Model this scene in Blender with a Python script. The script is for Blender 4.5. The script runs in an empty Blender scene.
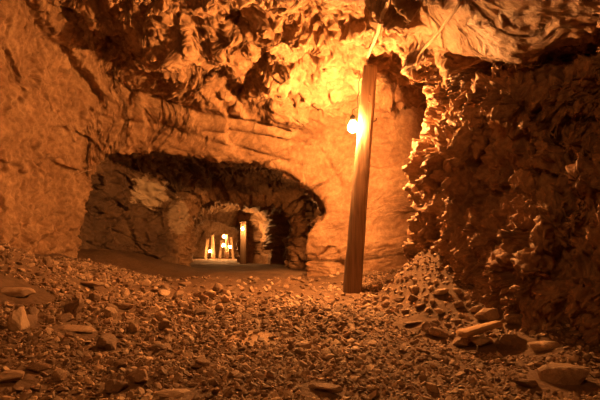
import bpy, bmesh, math, random
import numpy as np
from mathutils import Vector, Matrix

random.seed(11)
RNG = np.random.default_rng(11)
scene = bpy.context.scene
COL = scene.collection
RES = 1.0

# ------------------------------------------------------------------ camera
F, CX, CY, CAMZ = 480.0, 300.0, 228.0, 1.0
cam_d = bpy.data.cameras.new('camera')
cam = bpy.data.objects.new('camera', cam_d)
COL.objects.link(cam)
cam.location = (0, 0, CAMZ)
cam.rotation_euler = (math.pi / 2, 0, 0)
cam_d.sensor_width = 36.0
cam_d.lens = 36.0 * F / 600.0
cam_d.shift_y = (CY - 200.0) / 600.0
cam_d.clip_start = 0.05
scene.camera = cam


def at(px, py, d):
    """point of the place seen at a photo position, d metres into the tunnel"""
    return Vector(((px - CX) / F * d, d, CAMZ + (CY - py) / F * d))


# ------------------------------------------------------------------ noise
def _hash(ix, iy, iz, seed):
    h = (ix.astype(np.int64) * 374761393 + iy.astype(np.int64) * 668265263
         + iz.astype(np.int64) * 2147483647 + seed * 1274126177) & 0xFFFFFFFF
    h = ((h ^ (h >> 13)) * 1274126177) & 0xFFFFFFFF
    h = ((h ^ (h >> 16)) * 2246822519) & 0xFFFFFFFF
    return (h ^ (h >> 15)) & 0xFFFFFFFF


_G = RNG.normal(size=(256, 3))
_G /= np.linalg.norm(_G, axis=1)[:, None]


def perlin(P, seed=0):
    P = np.asarray(P, dtype=np.float64)
    I = np.floor(P).astype(np.int64)
    f = P - I
    w = f * f * f * (f * (f * 6 - 15) + 10)
    out = np.zeros(len(P))
    for dx in (0, 1):
        for dy in (0, 1):
            for dz in (0, 1):
                g = _G[_hash(I[:, 0] + dx, I[:, 1] + dy, I[:, 2] + dz, seed) & 255]
                dot = g[:, 0] * (f[:, 0] - dx) + g[:, 1] * (f[:, 1] - dy) + g[:, 2] * (f[:, 2] - dz)
                wx = w[:, 0] if dx else 1 - w[:, 0]
                wy = w[:, 1] if dy else 1 - w[:, 1]
                wz = w[:, 2] if dz else 1 - w[:, 2]
                out += dot * wx * wy * wz
    return out * 1.5


def fbm(P, octv=4, seed=0, gain=0.5, ridged=False):
    out = np.zeros(len(P))
    a, fr, tot = 1.0, 1.0, 0.0
    for k in range(octv):
        n = perlin(P * fr + k * 17.3, seed + k)
        out += a * ((1 - 2 * np.abs(n)) if ridged else n)
        tot += a
        a *= gain
        fr *= 2.03
    return out / tot


def facets(P, seed=0, tilt=1.0, off=0.5):
    """broken rock: every cell of a Voronoi pattern is a plane of its own tilt"""
    I = np.floor(P).astype(np.int64)
    best = np.full(len(P), 1e9)
    val = np.zeros(len(P))
    for dx in (-1, 0, 1):
        for dy in (-1, 0, 1):
            for dz in (-1, 0, 1):
                h = _hash(I[:, 0] + dx, I[:, 1] + dy, I[:, 2] + dz, seed)
                h2 = _hash(I[:, 0] + dx, I[:, 1] + dy, I[:, 2] + dz, seed + 77)
                c = np.stack([I[:, 0] + dx + (h & 1023) / 1023.0,
                              I[:, 1] + dy + ((h >> 10) & 1023) / 1023.0,
                              I[:, 2] + dz + ((h >> 20) & 1023) / 1023.0], 1)
                r = P - c
                q = (r * r).sum(1)
                m = q < best
                best[m] = q[m]
                g = _G[h2 & 255][m]
                val[m] = (g * r[m]).sum(1) * tilt + (((h2 >> 8) & 255)[m] / 255.0 - 0.5) * off
    return val


def sstep(a, b, x):
    t = np.clip((x - a) / (b - a), 0, 1)
    return t * t * (3 - 2 * t)


# ------------------------------------------------------------------ materials
def nodes_of(name):
    m = bpy.data.materials.new(name)
    m.use_nodes = True
    nt = m.node_tree
    b = nt.nodes['Principled BSDF']
    return m, nt, b


def N(nt, kind, **kw):
    n = nt.nodes.new(kind)
    for k, v in kw.items():
        if k in n.inputs:
            n.inputs[k].default_value = v
        else:
            setattr(n, k, v)
    return n


def ramp(nt, fac, stops):
    r = nt.nodes.new('ShaderNodeValToRGB')
    e = r.color_ramp.elements
    while len(e) > 1:
        e.remove(e[-1])
    e[0].position, e[0].color = stops[0][0], (*stops[0][1], 1)
    for p, c in stops[1:]:
        x = e.new(p)
        x.color = (*c, 1)
    nt.links.new(fac, r.inputs['Fac'])
    return r


def rock_mat(name, cols, scale=1.0, bump=0.5, rough=0.75, tone=False, bump_scale=38.0, stretch=(1, 1, 1), objrand=False, pale=None, spec=0.35):
    m, nt, b = nodes_of(name)
    tc = N(nt, 'ShaderNodeTexCoord')
    mp = N(nt, 'ShaderNodeMapping')
    mp.inputs['Scale'].default_value = stretch
    nt.links.new(tc.outputs['Object'], mp.inputs['Vector'])
    v = mp.outputs['Vector']
    n1 = N(nt, 'ShaderNodeTexNoise', Scale=1.6 * scale, Detail=8.0, Roughness=0.62)
    n2 = N(nt, 'ShaderNodeTexNoise', Scale=11.0 * scale, Detail=6.0, Roughness=0.7)
    for n in (n1, n2):
        nt.links.new(v, n.inputs['Vector'])
    mx = N(nt, 'ShaderNodeMath', operation='MULTIPLY_ADD')
    nt.links.new(n2.outputs['Fac'], mx.inputs[0])
    mx.inputs[1].default_value = 0.55
    hf = N(nt, 'ShaderNodeMath', operation='MULTIPLY')
    nt.links.new(n1.outputs['Fac'], hf.inputs[0])
    hf.inputs[1].default_value = 0.5
    nt.links.new(hf.outputs[0], mx.inputs[2])
    fac = mx.outputs[0]
    if tone or objrand:
        if tone:
            at_ = N(nt, 'ShaderNodeAttribute', attribute_name='tone')
            src = at_.outputs['Fac']
        else:
            oi = N(nt, 'ShaderNodeObjectInfo')
            src = oi.outputs['Random']
        ad = N(nt, 'ShaderNodeMath', operation='MULTIPLY_ADD')
        nt.links.new(src, ad.inputs[0])
        ad.inputs[1].default_value = 0.36
        sb = N(nt, 'ShaderNodeMath', operation='SUBTRACT')
        nt.links.new(fac, sb.inputs[0])
        sb.inputs[1].default_value = 0.18
        nt.links.new(sb.outputs[0], ad.inputs[2])
        fac = ad.outputs[0]
    r = ramp(nt, fac, cols)
    colour = r.outputs['Color']
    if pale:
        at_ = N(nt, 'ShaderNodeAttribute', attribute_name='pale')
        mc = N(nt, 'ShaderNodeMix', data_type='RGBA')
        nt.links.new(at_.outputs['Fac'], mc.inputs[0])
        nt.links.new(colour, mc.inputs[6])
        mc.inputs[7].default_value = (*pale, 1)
        at2 = N(nt, 'ShaderNodeAttribute', attribute_name='inner_dark')
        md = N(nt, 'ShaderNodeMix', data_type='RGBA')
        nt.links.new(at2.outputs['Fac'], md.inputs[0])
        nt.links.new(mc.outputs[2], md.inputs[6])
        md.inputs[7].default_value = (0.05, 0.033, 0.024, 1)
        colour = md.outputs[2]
    nt.links.new(colour, b.inputs['Base Color'])
    b.inputs['Roughness'].default_value = rough
    b.inputs['Specular IOR Level'].default_value = spec
    nb = N(nt, 'ShaderNodeTexNoise', Scale=bump_scale, Detail=6.0, Roughness=0.65)
    nt.links.new(v, nb.inputs['Vector'])
    bp = N(nt, 'ShaderNodeBump', Strength=bump, Distance=0.02)
    nt.links.new(nb.outputs['Fac'], bp.inputs['Height'])
    nt.links.new(bp.outputs['Normal'], b.inputs['Normal'])
    return m


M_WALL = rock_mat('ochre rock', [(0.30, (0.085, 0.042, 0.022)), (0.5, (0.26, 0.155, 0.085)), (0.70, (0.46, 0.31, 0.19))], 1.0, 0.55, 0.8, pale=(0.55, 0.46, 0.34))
M_RIGHT = rock_mat('dark rugged rock', [(0.25, (0.085, 0.043, 0.024)), (0.5, (0.26, 0.148, 0.082)), (0.75, (0.50, 0.33, 0.20))], 1.2, 0.6, 0.62, pale=(0.42, 0.33, 0.24))
M_FLOOR = rock_mat('trodden dirt', [(0.25, (0.06, 0.032, 0.018)), (0.5, (0.125, 0.074, 0.043)), (0.75, (0.20, 0.128, 0.078))], 1.5, 0.6, 0.85, bump_scale=60, pale=(0.40, 0.27, 0.17))
M_STONE = rock_mat('loose stone', [(0.2, (0.10, 0.06, 0.037)), (0.5, (0.24, 0.155, 0.10)), (0.8, (0.52, 0.38, 0.26))], 3.0, 0.4, 0.7, objrand=True, bump_scale=50)
M_GRAVEL = rock_mat('gravel stone', [(0.2, (0.085, 0.05, 0.03)), (0.5, (0.22, 0.142, 0.09)), (0.8, (0.54, 0.40, 0.28))], 3.0, 0.3, 0.7, tone=True, bump_scale=70)


def wood_mat(name, c0, c1, axis_scale=(14, 14, 0.7)):
    m, nt, b = nodes_of(name)
    tc = N(nt, 'ShaderNodeTexCoord')
    mp = N(nt, 'ShaderNodeMapping')
    mp.inputs['Scale'].default_value = axis_scale
    nt.links.new(tc.outputs['Object'], mp.inputs['Vector'])
    n1 = N(nt, 'ShaderNodeTexNoise', Scale=2.0, Detail=8.0, Roughness=0.65, Distortion=0.4)
    nt.links.new(mp.outputs['Vector'], n1.inputs['Vector'])
    r = ramp(nt, n1.outputs['Fac'], [(0.3, c0), (0.7, c1)])
    nt.links.new(r.outputs['Color'], b.inputs['Base Color'])
    b.inputs['Roughness'].default_value = 0.75
    bp = N(nt, 'ShaderNodeBump', Strength=0.6, Distance=0.01)
    nt.links.new(n1.outputs['Fac'], bp.inputs['Height'])
    nt.links.new(bp.outputs['Normal'], b.inputs['Normal'])
    return m


M_WOOD = wood_mat('weathered timber', (0.075, 0.042, 0.022), (0.22, 0.135, 0.078))
M_PLANK = wood_mat('orange board', (0.30, 0.17, 0.08), (0.52, 0.34, 0.18), (0.9, 12, 12))
M_PROP = wood_mat('pale prop timber', (0.16, 0.10, 0.055), (0.34, 0.235, 0.14))


def plain(name, c, rough=0.5, metal=0.0):
    m, nt, b = nodes_of(name)
    n = N(nt, 'ShaderNodeTexNoise', Scale=30.0, Detail=4.0)
    r = ramp(nt, n.outputs['Fac'], [(0.3, tuple(x * 0.75 for x in c)), (0.7, c)])
    nt.links.new(r.outputs['Color'], b.inputs['Base Color'])
    b.inputs['Roughness'].default_value = rough
    b.inputs['Metallic'].default_value = metal
    return m


M_IRON = plain('rusty iron', (0.16, 0.09, 0.05), 0.6, 0.7)
M_BLACK = plain('black rubber', (0.03, 0.028, 0.025), 0.6)
M_CABLE = rock_mat('dust caked cable', [(0.25, (0.34, 0.25, 0.16)), (0.75, (0.62, 0.50, 0.36))], 6.0, 0.8, 0.85)


def glow(name, c, s):
    m, nt, b = nodes_of(name)
    b.inputs['Base Color'].default_value = (0.9, 0.8, 0.6, 1)
    b.inputs['Emission Color'].default_value = (*c, 1)
    b.inputs['Emission Strength'].default_value = s
    return m


LAMP = (1.0, 0.38, 0.095)
MAIN_S = 4900.0
M_BULB = glow('glowing bulb', LAMP, MAIN_S)
M_BULB_FAR = glow('glowing far bulb', (1.0, 0.44, 0.125), 800.0)


# ------------------------------------------------------------------ mesh helpers
def link(name, me, mat, parent=None):
    if mat is not None:
        me.materials.append(mat)
    o = bpy.data.objects.new(name, me)
    COL.objects.link(o)
    if parent is not None:
        o.parent = parent
    return o


def np_mesh(name, V, Q, smooth=True):
    me = bpy.data.meshes.new(name)
    V = np.ascontiguousarray(V, dtype=np.float32)
    Q = np.ascontiguousarray(Q, dtype=np.int32)
    k = Q.shape[1]
    me.vertices.add(len(V))
    me.vertices.foreach_set('co', V.ravel())
    me.loops.add(Q.size)
    me.loops.foreach_set('vertex_index', Q.ravel())
    me.polygons.add(len(Q))
    me.polygons.foreach_set('loop_start', np.arange(0, Q.size, k, dtype=np.int32))
    me.polygons.foreach_set('use_smooth', np.full(len(Q), smooth, dtype=bool))
    me.update(calc_edges=True)
    me.validate()
    return me


def set_attr(me, name, vals):
    a = me.attributes.new(name, 'FLOAT', 'POINT')
    a.data.foreach_set('value', np.ascontiguousarray(vals, dtype=np.float32))


def bm_obj(name, bm, mat, parent=None, smooth=False):
    me = bpy.data.meshes.new(name)
    bmesh.ops.recalc_face_normals(bm, faces=bm.faces[:])
    if smooth:
        for f in bm.faces:
            f.smooth = True
    bm.to_mesh(me)
    bm.free()
    return link(name, me, mat, parent)


def tag(o, label, cat, group=None, kind=None):
    o['label'] = label
    o['category'] = cat
    if group:
        o['group'] = group
    if kind:
        o['kind'] = kind
    return o


def empty(name, loc, label, cat, group=None):
    o = bpy.data.objects.new(name, None)
    o.empty_display_size = 0.1
    o.location = loc
    COL.objects.link(o)
    return tag(o, label, cat, group)


# ------------------------------------------------------------------ floor height
def wall_foot(y):
    """where the right wall meets the ground"""
    return np.interp(y, [0, 4, 5, 5.9, 6.6, 7.05, 7.4, 10], [2.6, 2.26, 1.89, 1.55, 1.32, 1.8, 2.3, 2.4])


def floor_h(x, y):
    x = np.asarray(x, dtype=np.float64)
    y = np.asarray(y, dtype=np.float64)
    base = -0.17 * sstep(10, 14, y) - 0.38 * sstep(14, 22, y) - 0.25 * sstep(22, 30, y)
    # rubble bank along the left wall
    near = sstep(11.2, 9.3, y)
    foot = -1.15 - 0.10 * np.clip(y - 2.0, 0, 6) - 0.25 * np.clip(y - 6, 0, 4)
    t = np.clip((foot - x) / 2.6, 0, 1.4)
    bank = near * (0.60 * t ** 1.15)
    bank = bank + 0.35 * near * np.exp(-((x + 3.6) / 0.55) ** 2 - ((y - 5.6) / 0.9) ** 2)
    inner = sstep(10.2, 11.2, y) * sstep(14, 12.6, y)
    bank = bank + inner * 0.55 * np.clip((-2.6 - x) / 2.0, 0, 1)
    # scree fan at the foot of the right wall
    wx = wall_foot(y)
    wd = 0.85 - 0.45 * sstep(4.8, 6.3, y)
    s = np.clip((x - (wx - wd)) / wd, 0, 1.25)
    scree = (0.20 + 0.42 * np.exp(-((y - 5.8) / 0.8) ** 2)) * s ** 1.2 * sstep(7.1, 6.5, y) * sstep(2.8, 4.2, y)
    # raised foot of the lit wall behind the post
    back = 0.12 * np.exp(-((y - 9.4) / 0.7) ** 2) * sstep(0.3, 1.2, x)
    # trodden hollow of the path
    path = -0.05 * np.exp(-((x - 0.9) / 0.9) ** 2) * sstep(5.5, 2.5, y)
    P = np.stack([x, y, np.zeros_like(x)], -1).reshape(-1, 3)
    und = (fbm(P * 0.8, 3, 5) * 0.10).reshape(x.shape)
    return base + bank + scree + back + path + und * sstep(24, 8, y)


def ground(px, py):
    """floor point behind a photo position"""
    dd = np.linspace(1.6, 12, 1200)
    x = (px - CX) / F * dd
    z = CAMZ + (CY - py) / F * dd
    h = floor_h(x, dd)
    i = int(np.argmax(z < h))
    return x[i], dd[i]


# ------------------------------------------------------------------ rock shell
# profiles run left foot, left wall, left haunch, roof, right haunch, right foot
PROF = [
    (-3.5, [(-4.6, -.4), (-4.9, 1.6), (-4.8, 3.4), (-3.7, 4.9), (-1.8, 4.3), (0.1, 3.7), (1.3, 3.3), (2.1, 2.7), (2.7, 1.8), (2.75, 0.8), (2.6, -.4)]),
    (2.0, [(-4.6, -.4), (-4.9, 1.6), (-4.8, 3.4), (-3.8, 5.0), (-1.8, 4.4), (0.0, 3.7), (1.25, 2.9), (2.05, 2.6), (2.7, 1.8), (2.75, 0.9), (2.6, -.4)]),
    (4.0, [(-4.6, -.4), (-4.85, 1.6), (-4.7, 3.5), (-3.8, 5.0), (-1.9, 4.4), (0.0, 3.7), (1.15, 3.0), (2.10, 2.5), (2.27, 1.75), (2.26, 0.9), (2.22, -.4)]),
    (5.0, [(-4.6, -.4), (-4.8, 1.7), (-4.6, 3.5), (-3.8, 5.0), (-1.9, 4.35), (0.0, 3.7), (1.2, 3.4), (1.86, 2.75), (1.94, 1.8), (1.92, 0.9), (1.86, -.4)]),
    (5.9, [(-4.6, -.4), (-4.75, 1.7), (-4.55, 3.5), (-3.75, 4.9), (-1.85, 4.3), (0.1, 3.7), (1.3, 3.55), (1.76, 2.9), (1.70, 1.8), (1.69, 0.95), (1.54, -.4)]),
    (6.6, [(-4.6, -.4), (-4.75, 1.7), (-4.5, 3.5), (-3.7, 4.85), (-1.8, 4.25), (0.2, 3.75), (1.35, 3.6), (1.74, 2.95), (1.58, 1.8), (1.59, 1.0), (1.32, -.4)]),
    (7.05, [(-4.6, -.4), (-4.75, 1.7), (-4.5, 3.5), (-3.7, 4.75), (-1.8, 4.15), (0.1, 3.7), (1.45, 3.6), (1.95, 2.95), (1.95, 1.8), (2.0, 1.0), (1.8, -.4)]),
    (7.4, [(-4.6, -.4), (-4.7, 1.7), (-4.45, 3.45), (-3.6, 4.5), (-1.8, 4.0), (0.0, 3.62), (1.5, 3.55), (2.15, 2.95), (2.35, 1.97), (2.4, 1.0), (2.35, -.4)]),
    (8.2, [(-4.65, -.4), (-4.7, 1.7), (-4.4, 3.35), (-3.6, 4.2), (-1.85, 3.75), (0.0, 3.45), (1.5, 3.4), (2.2, 2.95), (2.55, 2.0), (2.6, 1.0), (2.55, -.4)]),
    (9.0, [(-4.75, -.4), (-4.75, 1.7), (-4.4, 3.1), (-3.7, 3.8), (-2.0, 3.4), (-0.2, 3.15), (1.5, 3.15), (2.2, 2.8), (2.55, 2.0), (2.65, 1.0), (2.6, -.4)]),
    (9.6, [(-4.75, -.4), (-4.65, 1.6), (-4.3, 2.75), (-3.6, 3.2), (-2.2, 3.0), (-0.6, 2.8), (0.9, 2.85), (1.7, 2.6), (2.1, 1.9), (2.3, 1.0), (2.35, -.4)]),
    (10.0, [(-4.72, -.4), (-4.48, 1.58), (-4.12, 2.34), (-3.5, 2.6), (-2.5, 2.52), (-1.6, 2.4), (-0.65, 2.3), (0.08, 1.93), (0.54, 1.38), (0.17, 0.75), (0.14, -.4)]),
    (10.35, [(-5.0, -.4), (-4.9, 1.58), (-4.4, 2.5), (-3.5, 2.8), (-2.5, 2.65), (-1.6, 2.5), (-0.65, 2.4), (0.12, 2.0), (0.55, 1.38), (0.26, 0.72), (0.24, -.4)]),
    (11.2, [(-5.2, -.4), (-5.1, 1.4), (-4.5, 2.5), (-3.5, 2.85), (-2.5, 2.65), (-1.6, 2.5), (-0.65, 2.4), (0.3, 2.1), (0.9, 1.4), (1.0, 0.7), (0.95, -.4)]),
    (12.6, [(-4.6, -.5), (-4.5, 1.2), (-4.0, 2.2), (-3.2, 2.55), (-2.5, 2.45), (-1.6, 2.35), (-0.7, 2.3), (0.2, 2.1), (0.62, 1.4), (0.66, 0.6), (0.62, -.5)]),
    (13.6, [(-3.5, -.5), (-3.5, 0.9), (-3.3, 1.75), (-2.9, 2.1), (-2.2, 2.1), (-1.5, 2.05), (-0.7, 2.05), (0.05, 1.98), (0.26, 1.4), (0.24, 0.6), (0.24, -.5)]),
    (14.0, [(-3.2, -.6), (-3.2, 0.7), (-3.06, 1.35), (-2.6, 1.72), (-2.0, 1.80), (-1.4, 1.72), (-0.9, 1.64), (-0.42, 1.54), (-0.27, 1.2), (-0.25, 0.6), (-0.24, -.6)]),
    (14.6, [(-3.5, -.6), (-3.5, 0.7), (-3.3, 1.5), (-2.8, 1.9), (-2.1, 1.95), (-1.4, 1.72), (-0.9, 1.62), (-0.44, 1.52), (-0.3, 1.2), (-0.28, 0.6), (-0.27, -.6)]),
    (16.5, [(-4.4, -.7), (-4.4, 0.6), (-4.1, 1.5), (-3.5, 1.95), (-2.6, 2.15), (-1.8, 2.1), (-1.0, 2.0), (-0.1, 1.8), (0.1, 1.2), (0.1, 0.4), (0.05, -.7)]),
    (17.4, [(-4.6, -.8), (-4.6, 0.55), (-4.3, 1.4), (-3.7, 1.9), (-2.9, 2.1), (-2.1, 2.05), (-1.3, 1.9), (-0.5, 1.6), (-0.1, 1.1), (-0.05, 0.35), (-0.05, -.8)]),
    (18.1, [(-4.7, -.9), (-4.7, 0.5), (-4.4, 1.3), (-3.9, 1.8), (-3.1, 2.0), (-2.4, 1.95), (-1.8, 1.8), (-1.3, 1.5), (-1.1, 1.0), (-1.1, 0.3), (-1.1, -.9)]),
    (19.0, [(-4.9, -1.0), (-4.9, 0.4), (-4.6, 1.2), (-4.1, 1.65), (-3.4, 1.9), (-2.7, 1.9), (-2.1, 1.8), (-1.55, 1.55), (-1.3, 1.0), (-1.25, 0.3), (-1.25, -1.0)]),
    (21.5, [(-5.3, -1.1), (-5.3, 0.3), (-5.1, 0.95), (-4.7, 1.35), (-4.2, 1.55), (-3.6, 1.55), (-3.0, 1.45), (-2.4, 1.15), (-2.2, 0.7), (-2.2, 0.2), (-2.2, -1.1)]),
    (22.0, [(-4.95, -1.1), (-4.95, 0.2), (-4.8, 0.8), (-4.5, 1.1), (-4.1, 1.25), (-3.7, 1.22), (-3.3, 1.1), (-3.0, 0.75), (-2.92, 0.4), (-2.9, 0.1), (-2.9, -1.1)]),
    (22.6, [(-5.8, -1.2), (-5.8, 0.3), (-5.6, 1.0), (-5.2, 1.4), (-4.6, 1.6), (-3.9, 1.6), (-3.2, 1.4), (-2.7, 0.95), (-2.5, 0.5), (-2.5, 0.1), (-2.5, -1.2)]),
    (27.0, [(-6.8, -1.3), (-6.8, 0.3), (-6.6, 1.0), (-6.2, 1.5), (-5.5, 1.7), (-4.7, 1.7), (-3.9, 1.5), (-3.3, 1.0), (-3.1, 0.5), (-3.1, 0.1), (-3.1, -1.3)]),
    (30.0, [(-7.4, -1.4), (-7.4, 0.3), (-7.2, 1.0), (-6.8, 1.5), (-6.1, 1.7), (-5.2, 1.7), (-4.4, 1.5), (-3.8, 1.0), (-3.6, 0.5), (-3.6, 0.1), (-3.6, -1.4)]),
]
NC = 11


def pchip(xk, yk, xq):
    """monotone cubic through the columns of yk (K, M) at xq"""
    h = np.diff(xk)[:, None]
    dl = np.diff(yk, axis=0) / h
    d = np.zeros_like(yk)
    d[0], d[-1] = dl[0], dl[-1]
    w1 = 2 * h[1:] + h[:-1]
    w2 = h[1:] + 2 * h[:-1]
    a, b = dl[:-1], dl[1:]
    with np.errstate(divide='ignore', invalid='ignore'):
        hm = (w1 + w2) / (w1 / a + w2 / b)
    d[1:-1] = np.where(a * b > 0, hm, 0.0)
    i = np.clip(np.searchsorted(xk, xq, side='right') - 1, 0, len(xk) - 2)
    hh = (xk[i + 1] - xk[i])[:, None]
    t = ((xq - xk[i]) / (xk[i + 1] - xk[i]))[:, None]
    return ((2 * t**3 - 3 * t**2 + 1) * yk[i] + (t**3 - 2 * t**2 + t) * hh * d[i]
            + (-2 * t**3 + 3 * t**2) * yk[i + 1] + (t**3 - t**2) * hh * d[i + 1])


SPANS = [(-3.5, 2.5, 36), (2.5, 4.0, 90), (4.0, 6.0, 190), (6.0, 8.0, 210), (8.0, 9.0, 110), (9.0, 9.6, 90),
         (9.6, 10.0, 150), (10.0, 10.35, 30), (10.35, 12.6, 110), (12.6, 13.6, 60), (13.6, 14.0, 36), (14.0, 14.5, 14),
         (14.5, 19.0, 90), (19.0, 21.5, 50), (21.5, 22.0, 26), (22.0, 22.6, 12), (22.6, 30.0, 60)]
yq = np.concatenate([np.linspace(a, b, max(3, int(n * RES)), endpoint=False) for a, b, n in SPANS] + [[30.0]])
SEG = [100, 95, 80, 110, 110, 95, 75, 95, 110, 80]
uq = np.concatenate([np.linspace(i, i + 1, max(3, int(n * RES)), endpoint=False) for i, n in enumerate(SEG)] + [[10.0]])
yk = np.array([p[0] for p in PROF])
ck = np.array([[c for pt in p[1] for c in pt] for p in PROF])
prof = pchip(yk, ck, yq).reshape(len(yq), NC, 2)
# catmull-rom round each section
ext = np.concatenate([2 * prof[:, :1] - prof[:, 1:2], prof, 2 * prof[:, -1:] - prof[:, -2:-1]], 1)
ii = np.clip(np.floor(uq).astype(int), 0, NC - 2)
tt = (uq - ii)[None, :, None]
p0, p1, p2, p3 = (ext[:, ii + k] for k in range(4))
sec = 0.5 * (2 * p1 + (p2 - p0) * tt + (2 * p0 - 5 * p1 + 4 * p2 - p3) * tt**2 + (3 * p1 - 3 * p2 + p3 - p0) * tt**3)
NY, NU = len(yq), len(uq)
B = np.empty((NY, NU, 3))
B[:, :, 0] = sec[:, :, 0]
B[:, :, 1] = yq[:, None]
B[:, :, 2] = sec[:, :, 1]
U = np.broadcast_to(uq[None], (NY, NU)).ravel()


def normals(G):
    du = np.gradient(G, axis=1)
    dv = np.gradient(G, axis=0)
    n = np.cross(du, dv)
    n /= np.linalg.norm(n, axis=2)[:, :, None] + 1e-12
    return n


nrm = normals(B)
ctr = np.stack([B[:, :, 0].mean(1), yq, np.full(NY, 1.2)], 1)[:, None, :]
if ((ctr - B) * nrm)[300:500].sum() < 0:
    nrm = -nrm                                 # towards the inside of the tunnel
P = B.reshape(-1, 3)
n3 = nrm.reshape(-1, 3)
Y = P[:, 1]
PXY = np.stack([CX + F * P[:, 0] / np.maximum(Y, .3), CY - F * (P[:, 2] - CAMZ) / np.maximum(Y, .3)], 1)

def weights():
    """how broken each part of the rock is"""
    global wl, wr, wc, face, inner, far, slab, nose
    wl = sstep(3.1, 2.3, U)                                     # left wall
    wr = sstep(6.7, 7.3, U) * sstep(9.2, 8.6, Y)                # right wall up to its nose
    wc = (1 - wl) * (1 - sstep(6.7, 7.3, U))                    # roof
    face = sstep(8.7, 9.5, Y) * sstep(10.3, 10.0, Y)            # face the inner tunnel is cut in
    inner = sstep(10.0, 10.5, Y)
    far = sstep(14, 16, Y)
    slab = sstep(6.0, 6.3, U) * sstep(7.12, 7.0, U) * sstep(6.3, 5.7, Y)   # clean slab on the upper right
    nose = sstep(5.6, 6.2, Y) * sstep(7.2, 6.8, Y) * sstep(7.0, 7.6, U)


def coarse():
    """large blocks of the broken rock"""
    D = np.zeros(len(P))
    f1 = fbm(P * 1.1, 4, 31)
    big = facets(P * np.array([0.85, 0.7, 0.95]) + 0.15 * f1[:, None], 3, 1.0, 0.5)
    mid = facets(P * np.array([2.6, 2.1, 3.0]) + 3.1 + 0.2 * f1[:, None], 9, 1.0, 0.5)
    SH = P @ np.array([[1, 0, 0.15], [0, 1, 0.35], [0, 0.0, 1]])
    midr = facets(SH * np.array([2.2, 2.2, 1.5]) + 3.1 + 0.2 * f1[:, None], 9, 1.0, 0.5)
    bedc = P[:, 2] * 1.0 + P[:, 0] * 0.30 + P[:, 1] * 0.35 + 0.10 * f1
    bed = np.abs(((bedc * 2.1) % 1.0) - 0.5) * 2
    plate = facets(np.stack([P[:, 0] * 1.25, P[:, 1] * 1.25, bedc * 4.2], 1) + 0.15 * f1[:, None], 13, 1.0, .7)
    D += wl * (1 - inner) * (0.16 * big + 0.05 * mid)
    D += wc * (1 - inner) * (1 - face) * (1 - slab) * (0.30 * big + 0.10 * mid + 0.20 * plate)
    D += face * (0.14 * big + 0.05 * mid + 0.04 * (bed - .5) * sstep(6.0, 4.8, U)) * (1 - wl)
    D += wr * (1 - slab) * (1 - .5 * nose) * (0.10 * big + 0.20 * midr)
    D += slab * (0.04 * big)
    D += inner * (1 - far) * (0.28 * big + 0.10 * mid + 0.10 * plate)
    D += far * (0.26 * big + 0.16 * mid)
    rim = np.exp(-((Y - 10.0) / 0.25) ** 2) + np.exp(-((Y - 14.0) / 0.2) ** 2) + np.exp(-((Y - 22.0) / 0.25) ** 2)
    D *= 1 - 0.55 * np.clip(rim, 0, 1)
    D *= sstep(-3.5, -2.0, Y) * 0.6 + 0.4
    return D


def medium():
    """breakage a hand or two across, on the blocks"""
    f1 = fbm(P * 1.1, 3, 31)
    f2 = fbm(P * 5.0, 5, 41, .62)
    q = P + 0.02 * f1[:, None]
    a1 = facets(q * np.array([4.6, 4.2, 5.2]) + 4.4, 25, 1.1, 0.4)
    a2 = facets(q * np.array([9.5, 8.5, 10.5]) + 1.7, 21, 1.1, 0.4)
    SH = q @ np.array([[1, 0, 0.15], [0, 1, 0.45], [0, 0.0, 1]])
    r1 = facets(SH * np.array([5.5, 5.5, 3.0]) + 2.4, 26, 1.1, 0.4)
    r2 = facets(SH * np.array([12.5, 12.5, 6.0]) + 1.2, 22, 1.1, 0.4)
    bedc = P[:, 2] * 1.0 + P[:, 0] * 0.30 + P[:, 1] * 0.35 + 0.10 * f1
    bedf = np.abs(((bedc * 6.3 + 0.15 * f2) % 1.0) - 0.5) * 2
    Q_ = P + np.stack([0 * f1, 0 * f1, 0.33 * P[:, 1]], 1)
    str_ = fbm(Q_ * np.array([7.0, 0.55, 7.0]), 4, 81, .6, True)
    busy = sstep(-.35, .3, f1)
    D = wl * (1 - inner) * (0.12 * a1 * busy + 0.065 * a2 + 0.08 * f2)
    D += wc * (1 - inner) * (1 - face) * (1 - slab) * (0.07 * a1 * busy + 0.060 * a2 * (.3 + .7 * busy) + 0.05 * f2)
    D += face * (0.022 * a2 + 0.030 * f2 + 0.035 * (bedf - .5) * sstep(6.0, 4.8, U)) * (1 - wl)
    D += wr * (1 - slab) * (0.16 * r1 + 0.10 * r2 + 0.05 * f2)
    D += slab * (0.042 * str_ + 0.015 * f2)
    D += inner * (1 - far) * (0.08 * a1 + 0.05 * a2 + 0.04 * f2)
    D += far * (0.08 * a1 + 0.07 * (bedf - .5))
    return D


def fine():
    f3 = fbm(P * 14.0, 4, 51, .65)
    b1 = facets(P * np.array([21., 20., 22.]) + .7, 55, 1.1, .4)
    b2 = facets(P * np.array([25., 25., 12.]) + .7, 56, 1.2, .5)
    a = 0.018 + 0.020 * wc * (1 - face) * (1 - slab) + 0.016 * wr * (1 - slab)
    return (f3 * a + 0.036 * b1 * wc * (1 - face) * (1 - slab) + .014 * b1 * (face + wl) + 0.042 * b2 * wr * (1 - slab)) * sstep(18, 9, Y)


# features of the rock that the photo shows, placed on the undisplaced surface
def find(px, py, dmin=3.5, dmax=30):
    q = (PXY[:, 0] - px) ** 2 + (PXY[:, 1] - py) ** 2
    m = (Y > dmin) & (Y < dmax)
    q = np.where(m, q, 1e9)
    r = max(9.0, q.min() * 1.5)
    idx = np.where(q <= r)[0]
    return P[idx[np.argmin(Y[idx])]]


def region(pts, pad):
    lo, hi = pts.min(0) - pad, pts.max(0) + pad
    return np.where(((P >= lo) & (P <= hi)).all(1))[0]


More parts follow.
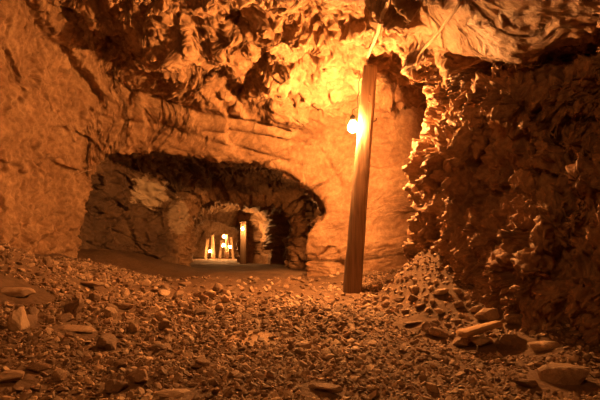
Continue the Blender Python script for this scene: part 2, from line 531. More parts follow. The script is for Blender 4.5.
def crack(line, depth, w, dmin=3.5, dmax=30, jag=0.05):
    pts = []
    for (a, b), (c, d) in zip(line[:-1], line[1:]):
        n = max(2, int(math.hypot(c - a, d - b) / 1.3))
        for k in range(n):
            pts.append(find(a + (c - a) * k / n, b + (d - b) * k / n, dmin, dmax))
    pts = np.array(pts)
    idx = region(pts, w * 3 + jag)
    if not len(idx):
        return
    q = P[idx] + jag * np.stack([f2[idx], f1[idx], f2[idx]], 1)
    best = np.full(len(idx), 1e9)
    for p in pts:
        best = np.minimum(best, ((q - p) ** 2).sum(1))
    D[idx] -= depth * np.exp(-best / (w * w)) * (1 + 0.6 * f2[idx])


def lump(px, py, r, h, dmin=3.5, dmax=30, sharp=2.0):
    c = find(px, py, dmin, dmax)
    r = np.array(r if isinstance(r, tuple) else (r, r, r))
    idx = region(c[None], r * 2.2)
    e = (((P[idx] - c) / r) ** 2).sum(1) * (1 + 0.5 * f1[idx])
    D[idx] += h * np.exp(-np.clip(e, 0, 40) ** (sharp / 2))


def feat():
    crack([(128, 96), (160, 108), (200, 120), (250, 128), (300, 138)], 0.16, 0.10)
    crack([(130, 52), (155, 62), (178, 72), (205, 82), (240, 92)], 0.30, 0.13)
    crack([(28, 0), (45, 32), (62, 50), (85, 78), (100, 100)], 0.20, 0.08)
    crack([(200, 135), (250, 140), (300, 146), (325, 158), (340, 190)], 0.10, 0.06)
    crack([(105, 120), (160, 130), (230, 150), (300, 168)], 0.08, 0.05)
    crack([(70, 20), (95, 35), (110, 60)], 0.22, 0.10)
    crack([(225, 5), (235, 40), (262, 62), (245, 92)], 0.24, 0.12)
    crack([(300, 0), (305, 30), (320, 50)], 0.2, 0.10)
    crack([(446, 64), (482, 74), (530, 74), (575, 56), (600, 38)], .26, .11)
    lump(430, 130, (.45, .55, .5), -.12)
    lump(565, 130, (.4, .6, .45), -.30)
    lump(490, 215, (.35, .4, .45), -.20)
    lump(455, 100, (.3, .4, .3), -.12)
    lump(520, 100, (.3, .25, .5), .16)
    lump(540, 240, (.35, .3, .4), .15)
    lump(150, 40, (.8, .6, .6), .25)
    lump(170, 55, (.5, .3, .3), .18)
    lump(265, 25, (.35, .4, .3), .25)


def box(a, r):
    """running mean along the first axis"""
    p = np.concatenate([np.repeat(a[:1], r, 0), a, np.repeat(a[-1:], r, 0)])
    c = np.concatenate([np.zeros_like(p[:1]), np.cumsum(p, 0)])
    return (c[2 * r + 1:] - c[:-2 * r - 1]) / (2 * r + 1)


def relax(A, metric):
    """spread the vertices of every row evenly over the relief; A is (rows, cols, channels)"""
    l = np.linalg.norm(np.diff(A[:, :, :3], axis=1), axis=2) * metric
    l = box(box(l, 8), 8) + 1e-6
    c = np.concatenate([np.zeros((len(A), 1)), np.cumsum(l, 1)], 1)
    out = np.empty_like(A)
    n = A.shape[1]
    k = np.arange(n)
    for i in range(len(A)):
        t = np.interp(np.linspace(0, c[i, -1], n), c[i], k)
        j = np.minimum(t.astype(int), n - 2)
        w = (t - j)[:, None]
        out[i] = A[i, j] * (1 - w) + A[i, j + 1] * w
    return out


def respread():
    """even out the mesh in both directions, then take the normals again"""
    global A, P, U, Y, n3
    for _ in range(2):
        yy = (A[:, 1:, 1] + A[:, :-1, 1]) / 2
        A = relax(A, 0.25 + 0.75 * (A[:, 1:, 2] > -.15))
        T = A.transpose(1, 0, 2)
        yy = (T[:, 1:, 4] + T[:, :-1, 4]) / 2
        m = 1 / np.clip(yy, 3.2, 30) * np.where(yy < 2.4, .12, 1) * np.where(yy > 14.5, .6, 1)
        A = np.ascontiguousarray(relax(T, m).transpose(1, 0, 2))
    P = np.ascontiguousarray(A[:, :, :3]).reshape(-1, 3)
    U = A[:, :, 3].ravel().copy()
    Y = A[:, :, 4].ravel().copy()
    n = normals(A[:, :, :3])
    for r_ in (5, 5):
        n = box(box(n, r_).transpose(1, 0, 2), r_).transpose(1, 0, 2)
    n /= np.linalg.norm(n, axis=2)[:, :, None] + 1e-9
    n3 = n.reshape(-1, 3) * SIGN


def push(D):
    global A, P
    P = P + n3 * D[:, None]
    A[:, :, :3] = P.reshape(NY, NU, 3)


weights()
f1 = fbm(P * 1.1, 3, 31)
f2 = fbm(P * 5.0, 3, 41)
D = coarse()
feat()
SIGN = 1.0 if (normals(B).reshape(-1, 3) * n3).sum() > 0 else -1.0
A = np.concatenate([B, U.reshape(NY, NU, 1), Y.reshape(NY, NU, 1)], 2)
push(D)
respread()
weights()
push(medium())
respread()
weights()
push(fine())
G = A[:, :, :3]
n3 = normals(G).reshape(-1, 3) * SIGN
PXY = np.stack([CX + F * P[:, 0] / np.maximum(P[:, 1], .3), CY - F * (P[:, 2] - CAMZ) / np.maximum(P[:, 1], .3)], 1)
f1 = fbm(P * 1.1, 3, 31)
f2 = fbm(P * 5.0, 3, 41)
f3 = fbm(P * 16.0, 3, 51)

pale = np.zeros(len(P))


def patch(arr, px, py, rx, ry, dmin, dmax, v=1.0):
    q = np.hypot((PXY[:, 0] - px) / rx, (PXY[:, 1] - py) / ry) + 0.5 * f2 + .25 * f3
    m = (Y > dmin) & (Y < dmax)
    arr[m] = np.maximum(arr[m], v * sstep(1.08, 0.88, q[m]))


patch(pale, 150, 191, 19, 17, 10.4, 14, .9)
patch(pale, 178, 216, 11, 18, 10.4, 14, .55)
dark_mask = inner * sstep(13.75, 13.35, Y) * (0.72 + 0.4 * f1) * (1 - pale)  # darker rock colour through the inner tunnel, broken up by noise
dark_mask = np.clip(dark_mask, 0, 0.9)

Qi = np.arange(NY * NU).reshape(NY, NU)
near_ = (A[:, :, 4] > 3) & (A[:, :, 4] < 9)
Um = np.array([A[:, k, 3][near_[:, k]].mean() for k in range(NU)])
cutL, cutR = int(np.argmin(np.abs(Um - 3.0))), int(np.argmin(np.abs(Um - 6.7)))


def shell(name, a, b, mat, kind_label):
    g = G[:, a:b + 1]
    idx = np.arange(g.shape[0] * g.shape[1]).reshape(g.shape[:2])
    q = np.stack([idx[:-1, :-1], idx[1:, :-1], idx[1:, 1:], idx[:-1, 1:]], -1).reshape(-1, 4)
    me = np_mesh(name, g.reshape(-1, 3), q, True)
    set_attr(me, 'pale', pale.reshape(NY, NU)[:, a:b + 1].ravel())
    set_attr(me, 'inner_dark', dark_mask.reshape(NY, NU)[:, a:b + 1].ravel())
    o = link(name, me, mat)
    return tag(o, kind_label[0], kind_label[1], kind='structure')


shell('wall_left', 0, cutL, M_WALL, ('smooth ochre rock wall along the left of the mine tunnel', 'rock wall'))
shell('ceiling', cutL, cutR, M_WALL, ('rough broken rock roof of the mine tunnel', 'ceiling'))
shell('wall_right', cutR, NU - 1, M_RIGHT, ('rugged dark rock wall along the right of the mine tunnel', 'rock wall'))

# far end of the last chamber
xs, zs = np.meshgrid(np.linspace(-8.2, -2.8, 70), np.linspace(-1.6, 2.2, 50), indexing='ij')
bp = np.stack([xs.ravel(), np.full(xs.size, 29.6), zs.ravel()], 1)
bp[:, 1] += 0.5 * facets(bp * 1.3, 15) + 0.1 * fbm(bp * 4, 3, 16)
ix = np.arange(xs.size).reshape(xs.shape)
bq = np.stack([ix[:-1, :-1], ix[1:, :-1], ix[1:, 1:], ix[:-1, 1:]], -1).reshape(-1, 4)
mb = np_mesh('wall_back', bp, bq)
for a_ in ('pale', 'inner_dark'):
    set_attr(mb, a_, np.zeros(len(bp)))
tag(link('wall_back', mb, M_WALL), 'lit rock face at the far end of the tunnel', 'rock wall', kind='structure')

# floor
ys = np.concatenate([np.linspace(-3.5, 2.2, 30, endpoint=False), np.linspace(2.2, 5, 260, endpoint=False),
                     np.linspace(5, 11, 240, endpoint=False), np.linspace(11, 30.5, 120)])
ts = np.linspace(0, 1, 420)
wl_ = np.interp(ys, [-4, 10, 11, 14, 22, 31], [-5.4, -5.4, -5.7, -5.2, -6.6, -8.2])
wr_ = np.interp(ys, [-4, 10, 12, 22, 31], [3.2, 3.2, 1.4, 0.9, -2.6])
fx = wl_[:, None] + (wr_ - wl_)[:, None] * ts[None]
fy = np.broadcast_to(ys[:, None], fx.shape)
fz = floor_h(fx, fy)
fp = np.stack([fx.ravel(), fy.ravel(), np.zeros(fx.size)], 1)
fz = fz + (0.014 * fbm(fp * 7, 3, 101) + 0.012 * fbm(fp * 22, 3, 111)).reshape(fx.shape) * sstep(20, 8, fy)
fv = np.stack([fx, fy, fz], -1).reshape(-1, 3)
ix = np.arange(fx.size).reshape(fx.shape)
fq = np.stack([ix[:-1, :-1], ix[1:, :-1], ix[1:, 1:], ix[:-1, 1:]], -1).reshape(-1, 4)[:, ::-1]
mf = np_mesh('floor', fv, fq)
sx_, sy_ = ground(250, 339)
fxr, fyr = fx.ravel(), fy.ravel()
sand = np.hypot((fxr - sx_) / .26, (fyr - sy_) / .34) + .5 * fbm(fp * 4, 3, 121)
set_attr(mf, 'pale', sstep(1.1, .7, sand))
set_attr(mf, 'inner_dark', np.zeros(len(fxr)))
tag(link('floor', mf, M_FLOOR), 'trodden dirt floor of the mine tunnel', 'floor', kind='structure')


# ------------------------------------------------------------------ stones
def ico(sub):
    bm = bmesh.new()
    bmesh.ops.create_icosphere(bm, subdivisions=sub, radius=1.0)
    bm.verts.ensure_lookup_table()
    V = np.array([v.co[:] for v in bm.verts])
    T = np.array([[v.index for v in f.verts] for f in bm.faces])
    bm.free()
    return V / np.linalg.norm(V, axis=1)[:, None], T


ICO1, ICO2, ICO3, ICO4 = ico(1), ico(2), ico(3), ico(4)


def stone_verts(dirs, rng, nplanes=13, rough=0.05, flat=0.55):
    """broken stone: the body between random cleavage planes"""
    m = rng.normal(size=(nplanes, 3))
    m /= np.linalg.norm(m, axis=1)[:, None]
    m = np.concatenate([m, [[0, 0.12, 1], [0.1, 0, -1]]])
    d = np.concatenate([rng.uniform(0.62, 1.0, nplanes), [rng.uniform(.55, .8), rng.uniform(.6, .8)]])
    c = dirs @ m.T
    r = np.where(c > 0.05, d[None] / np.maximum(c, 0.05), 9).min(1)
    r = np.minimum(r, 1.5)
    v = dirs * r[:, None]
    v = v * np.array([1, rng.uniform(.62, 1.0), flat])
    if rough:
        n = fbm(v * 2.3 + rng.uniform(0, 50), 4, 7) * rough * 2
        v = v + dirs * n[:, None]
    return v


STONE_MESH = []
for k in range(14):
    rng = np.random.default_rng(100 + k)
    v = stone_verts(ICO3[0], rng, 12, 0.045, rng.uniform(.38, .75))
    me = np_mesh('stone', v, ICO3[1], False)
    me.materials.append(M_STONE)
    STONE_MESH.append((me, np.abs(v).max(0)))

taken = [(.79, 7.35, .24)]          # (x, y, r) of everything that already lies on the floor


def free(x, y, r, slack=1.0):
    for a, b, c in taken:
        if (a - x) ** 2 + (b - y) ** 2 < ((c + r) * slack) ** 2:
            return False
    return True


first_stone = {}


def put_stone(name, x, y, s, label, group=None, cat='stone', mesh=None, rot=None, sink=0.25, sc=(1, 1, 1), z=None):
    k = random.randrange(len(STONE_MESH)) if mesh is None else mesh
    me, ext = STONE_MESH[k]
    if name not in first_stone:
        first_stone[name] = o = bpy.data.objects.new(name, me)
    else:
        o = first_stone[name].copy()
        o.data = me
    COL.objects.link(o)
    for p in ('label', 'category', 'group', 'kind'):
        if p in o:
            del o[p]
    tilt = (random.uniform(-.55, .55), random.uniform(-.55, .55), random.uniform(0, 6.28)) if rot is None else rot
    o.rotation_euler = tilt
    o.scale = (s * sc[0], s * sc[1], s * sc[2])
    h = float(floor_h(np.array([x]), np.array([y]))[0]) if z is None else z
    o.location = (x, y, h + ext[2] * s * sc[2] * (1 - sink) * .9)
    tag(o, label, cat, group)
    return o


# boulders the photo shows one by one: px, py of the middle, half width in px, label, mesh, squash
BOULDERS = [
    (349, 300, 12, 'flat stone jammed against the foot of the timber post', 2, (1, .8, .6)),
    (518, 321, 13, 'rounded boulder on the scree just above the big right hand blocks', 5, (1, .9, .95)),
    (513, 343, 18, 'square edged block standing in the middle of the right hand boulder row', 8, (1, .8, .9)),
    (541, 346, 17, 'brown block at the right end of the boulder row by the dark wall', 3, (1, .9, 1.05)),
    (482, 341, 16, 'dusty block directly under the orange board', 11, (1, .8, .8)),
    (461, 344, 11, 'small stone at the left end of the boulder row, below the board tip', 1, (1, .8, .8)),
    (562, 377, 22, 'big half buried block in the bottom right corner', 7, (1.1, .9, .8)),
    (528, 384, 13, 'flat stone lying left of the half buried corner block', 4, (1.1, .8, .6)),
    (489, 317, 12, 'pale slab of stone at the head of the scree below the dark wall', 0, (1.1, .8, .7)),
    (36, 244, 14, 'blocky stone leaning on the foot of the left wall', 6, (1, .9, 1.0)),
    (18, 289, 24, 'large buried rock sticking out of the rubble bank at the left edge', 9, (1.3, .9, .6)),
    (88, 282, 14, 'pale flat slab lying on top of the left rubble bank', 10, (1.3, .8, .4)),
    (75, 327, 17, 'pale flat stone halfway down the left rubble bank', 12, (1.2, .8, .5)),
    (10, 378, 19, 'big dark stone in the bottom left corner', 13, (1, .9, .8)),
    (38, 368, 13, 'upright brown stone beside the big dark corner stone', 8, (1, .9, 1)),
    (178, 390, 19, 'broad flat stone at the bottom edge left of the middle', 2, (1.2, .9, .6)),
    (205, 362, 11, 'dark stone beside the sandy patch', 5, (1, .9, .8)),
    (122, 306, 11, 'dark angular stone near the crest of the left rubble', 7, (1.1, .8, .7)),
    (322, 386, 17, 'long flat stone at the bottom edge right of the middle', 10, (1.3, .7, .5)),
    (305, 345, 9, 'pale stone right of the sandy patch on the path', 0, (1.2, .8, .7)),
    (412, 322, 12, 'dark stone at the toe of the right scree left of the board', 3, (1.4, .8, .6)),
    (186, 283, 8, 'lone stone on the bare dirt before the inner tunnel', 4, (1, .8, .7)),
]
for (px, py, hw, lab, mk, sc) in BOULDERS:
    x, y = ground(px, py + hw * 0.35)
    s = hw / F * y / STONE_MESH[mk][1][0]
    if 455 < px < 570 and py > 300:
        sc = (sc[0] * 1.1, sc[1] * 1.1, sc[2] * 1.55)
    y2 = y + s * .5
    x2 = x * y2 / y
    if px == 482:                                        # this block carries the board
        y2 = y + s * .35
        x2 = x * y2 / y
        zb = CAMZ - (331 - CY) / F * y2
        e = STONE_MESH[mk][1][2]
        sc = (sc[0], sc[1], max(.3, (zb - .045 - float(floor_h(np.array([x2]), np.array([y2]))[0])) / (1.72 * e * s)))
        board_y, board_z = y2, zb
    put_stone('boulder' if hw >= 13 else 'stone', x2, y2, s, lab, cat='boulder' if hw >= 13 else 'stone', mesh=mk,
              rot=(random.uniform(-.15, .2), random.uniform(-.15, .15), random.uniform(-.35, .35)), sink=0.75 if px in (562, 541, 513, 18) else 0.2, sc=sc)
    taken.append((x2, y2, s * max(STONE_MESH[mk][1][:2]) * max(sc[0], sc[1]) * 1.02))

# the board on the boulder row


# repeated loose stones in three patches of the tunnel floor
def wall_gap(x, y):
    return min(float(wall_foot(y)) - 0.10 - x, x + 4.5)


ZONES = [
    ('angular brown stone in the rubble bank heaped along the left wall', 'stones of the left rubble bank', 115,
     lambda: (random.uniform(-3.7, -1.0), random.uniform(2.6, 7.8)), (.032, .092), (.5, 1.1)),
    ('flat brown stone scattered over the middle of the path', 'stones strewn along the path', 85,
     lambda: (random.uniform(-1.2, 1.0), random.uniform(2.6, 6.2)), (.024, .058), (.4, .9)),
    ('angular stone on the scree below the dark right wall', 'stones of the right scree', 85,
     lambda: (random.uniform(0.6, 2.2), random.uniform(3.9, 6.7)), (.028, .080), (.5, 1.0)),
]
for lab, grp, n, pick, sr, fl in ZONES:
    done = 0
    for _ in range(n * 40):
        if done >= n:
            break
        x, y = pick()
        s = sr[0] + (sr[1] - sr[0]) * random.random() ** 2.2
        s *= 1 + .06 * (y - 4)
        px = CX + F * x / y
        if px < -8 or px > 606 or wall_gap(x, y) < s:
            continue
        if grp.startswith('stones strewn') and (((x + .35) / .42) ** 2 + ((y - 4.35) / .55) ** 2 < 1 or abs(px - 250) < 28 and abs(y - 4.2) < .5):
            continue
        if grp.startswith('stones of the right') and x < float(wall_foot(y)) - .75:
            continue
        if not free(x, y, s * 1.15, .97):
            continue
        put_stone('stone', x, y, s, lab, grp, sc=(1, 1, random.uniform(*fl) / .6))
        taken.append((x, y, s * 1.15))
        done += 1

# fine rubble nobody could count
tk = np.array(taken)
gv, gt, gtone = [], [], []
proto_dirs, proto_tri = ICO1
protos = [stone_verts(ICO1[0], np.random.default_rng(500 + k), 9, 0.0, np.random.default_rng(k).uniform(.35, .7)) for k in range(40)]
off = 0
grid = {}
cand = 0
NG = 24000
tries = 0
rngg = np.random.default_rng(5)
gx, gy = [], []
TX = 160000
ry = 2.3 + 7.4 * rngg.random(TX) ** 1.55
rx = (-0.95 + 1.65 * rngg.random(TX)) * ry
rs = 0.013 + 0.036 * rngg.random(TX) ** 1.8
rs *= 1 + .10 * np.clip(ry - 4, 0, 4)
hz = floor_h(rx, ry)
dens = fbm(np.stack([rx, ry, np.zeros(TX)], 1) * 1.3, 3, 201) * .6 + 1.0
for i in range(TX):
    x, y, s = rx[i], ry[i], rs[i]
    if float(wall_foot(y)) + .14 - x < s or x < -4.4:
        continue
    # density: bank and near path are covered, the hollow under the arch is bare dirt
    p = 1.0
    if -2.6 < x < 0.9 and y > 6.0:
        p = max(.03, 1 - (y - 6.0) / 1.0)
    if x > 0.5 and y < 4.6 and x < float(wall_foot(y)) - .6:
        p *= .35
        s *= .7
    if ((x - sx_) / .26) ** 2 + ((y - sy_) / .32) ** 2 < 1:
        p *= .12
    if rngg.random() > p * dens[i]:
        continue
    key = (int(x / .08), int(y / .08))
    bad = False
    for a in (-1, 0, 1):
        for b in (-1, 0, 1):
            for (qx, qy, qs) in grid.get((key[0] + a, key[1] + b), ()):
                if (qx - x) ** 2 + (qy - y) ** 2 < (.72 * (qs + s)) ** 2:
                    bad = True
                    break
            if bad:
                break
        if bad:
            break
    if bad or (((tk[:, 0] - x) ** 2 + (tk[:, 1] - y) ** 2) < (tk[:, 2] + s) ** 2).any():
        continue
    grid.setdefault(key, []).append((x, y, s))
    v = protos[rngg.integers(40)]
    a, b, c = rngg.uniform(-.8, .8), rngg.uniform(-.8, .8), rngg.uniform(0, 6.28)
    R = np.array(Matrix.Rotation(c, 3, 'Z') @ Matrix.Rotation(b, 3, 'Y') @ Matrix.Rotation(a, 3, 'X'))
    gv.append(v @ R.T * s + np.array([x, y, hz[i] + s * .28]))
    gt.append(proto_tri + off)
    gtone.append(np.full(len(v), rngg.random()))
    off += len(v)
    cand += 1
    if cand >= NG:
        break
print('gravel stones', cand)
mg = np_mesh('gravel', np.concatenate(gv), np.concatenate(gt), False)
set_attr(mg, 'tone', np.concatenate(gtone))
tag(link('gravel', mg, M_GRAVEL), 'fine broken rubble covering the tunnel floor', 'gravel', kind='stuff')


# ------------------------------------------------------------------ timber
def timber(bm, p0, p1, w0, w1, d0, d1, segs=40, rough=0.006, seed=0, twist=0.0, cham=0.18):
    """squared baulk with worn arrises between two points"""
    p0, p1 = Vector(p0), Vector(p1)
    ax = (p1 - p0).normalized()
    up = Vector((0, 1, 0)) if abs(ax.y) < .8 else Vector((0, 0, 1))
    sx = ax.cross(up).normalized()
    sy = sx.cross(ax).normalized()
    prof_ = []
    for a, b in ((-1, -1), (1, -1), (1, 1), (-1, 1)):
        pass
    n = 28
    rings = []
    L = (p1 - p0).length
    for i in range(segs + 1):
        t = i / segs
        c = p0.lerp(p1, t)
        w, d = w0 + (w1 - w0) * t, d0 + (d1 - d0) * t
        ring = []
        for k in range(n):
            a = 2 * math.pi * k / n + math.pi / 4
            ca, sa = math.cos(a), math.sin(a)
            q = (abs(ca) ** 9 + abs(sa) ** 9) ** (-1 / 9)
            g = perlin(np.array([[k * 1.7 + seed, t * L * 0.9, seed * 3.1], [ca * 2 + seed, t * L * 2.2, sa * 2]]), 5)
            r = q * (1 + (g[0] * 1.6 + g[1] * .8) * rough / (w * .5))
            x, y = ca * r * w / 2, sa * r * d / 2
            tw = twist * t
            x, y = x * math.cos(tw) - y * math.sin(tw), x * math.sin(tw) + y * math.cos(tw)
            ring.append(bm.verts.new(c + sx * x + sy * y))
        rings.append(ring)
    for i in range(segs):
        for k in range(n):
            bm.faces.new((rings[i][k], rings[i][(k + 1) % n], rings[i + 1][(k + 1) % n], rings[i + 1][k]))
    bm.faces.new(rings[0][::-1])
    bm.faces.new(rings[-1])


def tube(bm, pts, r, n=10, cap=True):
    pts = [Vector(p) for p in pts]
    rings = []
    rr = r if isinstance(r, (list, tuple)) else [r] * len(pts)
    ref = None
    for i, p in enumerate(pts):
        t = (pts[min(i + 1, len(pts) - 1)] - pts[max(i - 1, 0)]).normalized()
        if ref is None:
            ref = t.orthogonal().normalized()
        ref = (ref - t * ref.dot(t)).normalized()
        s = t.cross(ref)
        rings.append([bm.verts.new(p + (ref * math.cos(2 * math.pi * k / n) + s * math.sin(2 * math.pi * k / n)) * rr[i]) for k in range(n)])
    for a, b in zip(rings[:-1], rings[1:]):
        for k in range(n):
            bm.faces.new((a[k], a[(k + 1) % n], b[(k + 1) % n], b[k]))
    if cap:
        bm.faces.new(rings[0][::-1])
        bm.faces.new(rings[-1])


def lathe(bm, prof_, n=20, mat=None):
    rings = []
    for (r, z) in prof_:
        rings.append([bm.verts.new((r * math.cos(2 * math.pi * k / n), r * math.sin(2 * math.pi * k / n), z)) for k in range(n)] if r > 1e-5 else [bm.verts.new((0, 0, z))])
    for a, b in zip(rings[:-1], rings[1:]):
        for k in range(n):
            q = [a[k % len(a)], a[(k + 1) % len(a)], b[(k + 1) % len(b)], b[k % len(b)]]
            q = list(dict.fromkeys(q))
            if len(q) > 2:
                bm.faces.new(q)


PD = 7.35
base = at(351.5, 294, PD)
top = at(370, 67, PD)
fh = float(floor_h(np.array([base.x]), np.array([PD]))[0])
base.z = fh - .06
post = empty('timber_post', base, 'tall leaning squared timber post propping the roof beside the right wall', 'post')
bm = bmesh.new()
timber(bm, (0, 0, 0), top - base, .265, .205, .22, .20, 70, .007, 3, 0.04)
shaft = bm_obj('shaft', bm, M_WOOD, post, True)
ax = (top - base).normalized()


def on_post(z):
    t = (z - base.z) / (top.z - base.z)
    return base.lerp(top, t)


bm = bmesh.new()
q = on_post(at(0, 122, PD).z) - base
tube(bm, [q + Vector((.09, -.02, 0)), q + Vector((.135, -.02, .005)), q + Vector((.165, -.02, .03)), q + Vector((.16, -.02, .055))], .013, 8)
bm_obj('iron_hook', bm, M_IRON, post, True)
for dz in (-.05, .05):
    bm = bmesh.new()
    q2 = on_post(2.95 + dz) - base
    tube(bm, [q2 + Vector((.02, -.11, 0)), q2 + Vector((.02, -.128, 0))], .011, 8)
    bm_obj('nail_head', bm, M_IRON, post, True)

# lamp on the post
LP = at(352.8, 127.5, PD - .10)


def make_lamp(name, loc, label, group, bulb_r, mbulb, reach=0.0, full=True):
    t = empty(name, loc, label, 'lamp', group)
    bm = bmesh.new()
    r = bulb_r
    lathe(bm, [(0, -r), (r * .5, -r * .87), (r * .87, -r * .5), (r, 0), (r * .9, r * .45), (r * .62, r * .95), (r * .5, r * 1.3), (0, r * 1.3)], 20)
    bm_obj('bulb', bm, mbulb, t, True)
    bm = bmesh.new()
    lathe(bm, [(0, r * 1.24), (r * .52, r * 1.24), (r * .6, r * 1.35), (r * .6, r * 2.1), (r * .42, r * 2.4), (r * .2, r * 2.6), (0, r * 2.6)], 16)
    bm_obj('socket', bm, M_BLACK, t, True)
    if full:
        bm = bmesh.new()
        tube(bm, [(0, 0, r * 2.5), (-.01, 0, r * 3.0), (.0, reach * .1, r * 3.6), (.015, reach * .4, r * 3.8), (.03, reach * .8, r * 3.6), (.034, reach, r * 3.2)], .006, 8)
        bm_obj('hanging_bracket', bm, M_IRON, t, True)
    return t


lamp = make_lamp('mine_lamp', LP, 'bare glowing bulb hung on the left side of the tall timber post', None, .074, M_BULB, .03)
bm = bmesh.new()
pts = []
z0 = LP.z + .074 * 3.8
pts.append(Vector((.0, 0.02, .074 * 3.6)))
for k in range(1, 14):
    zz = z0 + (top.z - .06 - z0) * k / 13
    c = on_post(zz) - LP
    pts.append(c + Vector((-.150 + .010 * math.sin(k * 1.3), -.03 + .01 * math.cos(k), 0)))
tube(bm, pts, .007, 8)
bm_obj('supply_wire', bm, M_BLACK, lamp, True)

# the board lying on the boulders
a_ = Vector(((459 - CX) / F * board_y, board_y - .06, board_z - .015))
b_ = Vector(((500 - CX) / F * board_y, board_y + .05, board_z + .055))
mid_ = (a_ + b_) / 2
bm = bmesh.new()
timber(bm, a_ - mid_, b_ - mid_, .05, .045, .14, .13, 24, .004, 9, 0.1)
bd = bm_obj('wooden_board', bm, M_PLANK, None, True)
bd.location = mid_
tag(bd, 'short orange weathered board resting on the right hand boulder row', 'board')


# ------------------------------------------------------------------ cables over the roof
gd = G.reshape(-1, 3)
gp = np.stack([CX + F * gd[:, 0] / np.maximum(gd[:, 1], .3), CY - F * (gd[:, 2] - CAMZ) / np.maximum(gd[:, 1], .3)], 1)


def surf(px, py, lift=.03, dmin=3.0, dmax=9.5):
    q = (gp[:, 0] - px) ** 2 + (gp[:, 1] - py) ** 2
    q = np.where((gd[:, 1] > dmin) & (gd[:, 1] < dmax), q, 1e9)
    idx = np.where(q <= max(6.0, q.min() * 1.3))[0]
    i = idx[np.argmin(gd[idx, 1])]
    return Vector(gd[i] + n3[i] * lift)


def smooth_line(pts, it=3):
    for _ in range(it):
        pts = [pts[0]] + [(a + b * 2 + c) / 4 for a, b, c in zip(pts[:-2], pts[1:-1], pts[2:])] + [pts[-1]]
    return pts


def roof_cable(name, line, r, label, seed):
    pts = []
    for (a, b), (c, d) in zip(line[:-1], line[1:]):
        for k in range(10):
            pts.append(surf(a + (c - a) * k / 10, b + (d - b) * k / 10))
    pts = smooth_line(pts, 6)
    fine_ = []
    for a, b in zip(pts[:-1], pts[1:]):
        fine_ += [a.lerp(b, k / 4) for k in range(4)]
    rr = [r * (1 + .35 * float(perlin(np.array([[i * .37, seed, 0.]]), 3)[0])) for i in range(len(fine_))]
    o0 = fine_[0].copy()
    bm = bmesh.new()
    tube(bm, [p - o0 for p in fine_], rr, 10)
    o = bm_obj(name, bm, M_CABLE, None, True)
    o.location = o0
    tag(o, label, 'cable')


roof_cable('ceiling_cable', [(367, 60), (374, 40), (381, 20), (388, -6)], .022, 'dust caked cable running over the roof from the head of the timber post', 1)
roof_cable('ceiling_cable', [(414, 62), (430, 42), (447, 22), (464, -4)], .016, 'dust caked cable crossing the roof above the dark right wall', 2)

# pale stray wire on the jamb left of the inner tunnel
bm = bmesh.new()
w0, w1 = surf(78, 175, .03, 8.5, 11), surf(92, 170, .06, 8.5, 11)
tube(bm, [Vector((0, 0, 0)), (w1 - w0) * .5 + Vector((0, -.02, .012)), w1 - w0], .006, 6)
o = bm_obj('stray_wire', bm, M_CABLE, None, True)
o.location = w0
tag(o, 'thin pale stray wire sticking out of the left jamb of the inner tunnel', 'wire')


# ------------------------------------------------------------------ far props and lamps
def far_post(px, d, wpx, py_top, label, mat, group=None, lean=0.0):
    p = at(px, 262, d)
    p.z = float(floor_h(np.array([p.x]), np.array([d]))[0]) - .04
    zt = at(px, py_top, d).z
    t = empty('prop_post', p, label, 'post', group)
    w = wpx / F * d
    bm = bmesh.new()
    timber(bm, (0, 0, 0), (lean, 0, zt - p.z), w, w * .92, w, w, 16, .012, px, 0.1)
    bm_obj('shaft', bm, mat, t, True)
    bm = bmesh.new()
    timber(bm, (lean - w * .56, 0, zt - p.z + .02), (lean + w * .5, .01, zt - p.z + .03), .05, .05, w * 1.1, w * 1.1, 6, .004, px + 1)
    bm_obj('headboard', bm, mat, t, True)
    return t


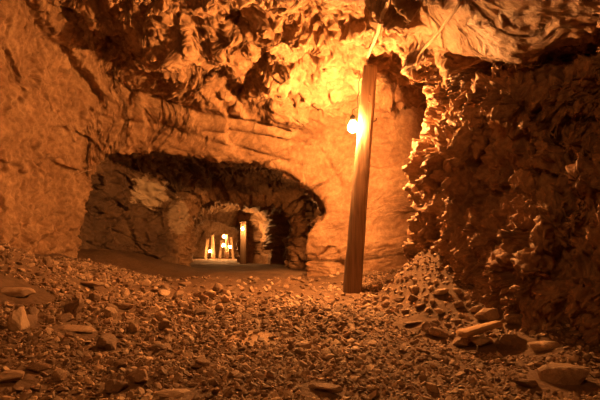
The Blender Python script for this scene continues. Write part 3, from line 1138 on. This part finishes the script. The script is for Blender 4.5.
far_post(243.5, 20.0, 6.5, 223, 'dark prop post carrying the nearest of the far lamps', M_WOOD)
far_post(205.5, 26.0, 3.0, 239, 'leftmost thin prop post in the far lit chamber', M_PROP, None, .12)
far_post(213.5, 25.5, 3.2, 236, 'pale prop post right of the lowest far lamp', M_PROP, None, -.06)
far_post(219.8, 27.0, 2.8, 241, 'thin prop post in the middle of the far lit chamber', M_PROP, None, .10)
far_post(226.5, 25.0, 3.2, 235, 'pale prop post between the paired far lamps', M_PROP, None, .03)
far_post(233.5, 26.5, 2.8, 238, 'rightmost thin prop post in the far lit chamber', M_PROP, None, -.12)
FL = [(242.6, 229, 19.5, .055, 'nearest far lamp, glowing alone on the dark prop post'),
      (223.5, 236.7, 24.86, .058, 'highest lamp of the cluster in the far lit chamber'),
      (223.3, 245.4, 24.92, .058, 'far lamp straight below the highest lamp of the cluster'),
      (230.4, 247, 24.95, .052, 'rightmost lamp of the cluster in the far lit chamber'),
      (209.8, 251.3, 25.4, .05, 'lowest and leftmost lamp of the far lit chamber')]
for px, py, d, r, lab in FL:
    make_lamp('mine_lamp', at(px, py, d), lab, 'lamps deep in the tunnel', r, M_BULB_FAR, full=True)


# ------------------------------------------------------------------ light
def lamp_light(name, loc, power, col, radius=.08):
    l = bpy.data.lights.new(name, 'POINT')
    l.energy = power
    l.color = col
    l.shadow_soft_size = radius
    o = bpy.data.objects.new(name, l)
    o.location = loc
    COL.objects.link(o)
    return o


lamp_light('fill_light_overhead', (-0.9, 0.6, 3.1), 115, (1.0, 0.38, 0.095), .12)  # added fill light above the camera, no lamp hangs there

lamp_light('tunnel_lamp_in_niche', (0.50, 11.2, 0.95), 80, (1.0, 0.38, 0.095), .08)

w = bpy.data.worlds.new('mine dark')
scene.world = w
w.use_nodes = True
bg = w.node_tree.nodes['Background']
bg.inputs['Color'].default_value = (1.0, 0.45, 0.16, 1)
bg.inputs['Strength'].default_value = 0.004

scene.view_settings.view_transform = 'Standard'
scene.view_settings.look = 'None'
scene.view_settings.gamma = 1.0
scene.view_settings.use_curve_mapping = False
scene.view_settings.exposure = 0.25
scene.cycles.max_bounces = 6
scene.cycles.diffuse_bounces = 4
scene.cycles.use_denoising = True
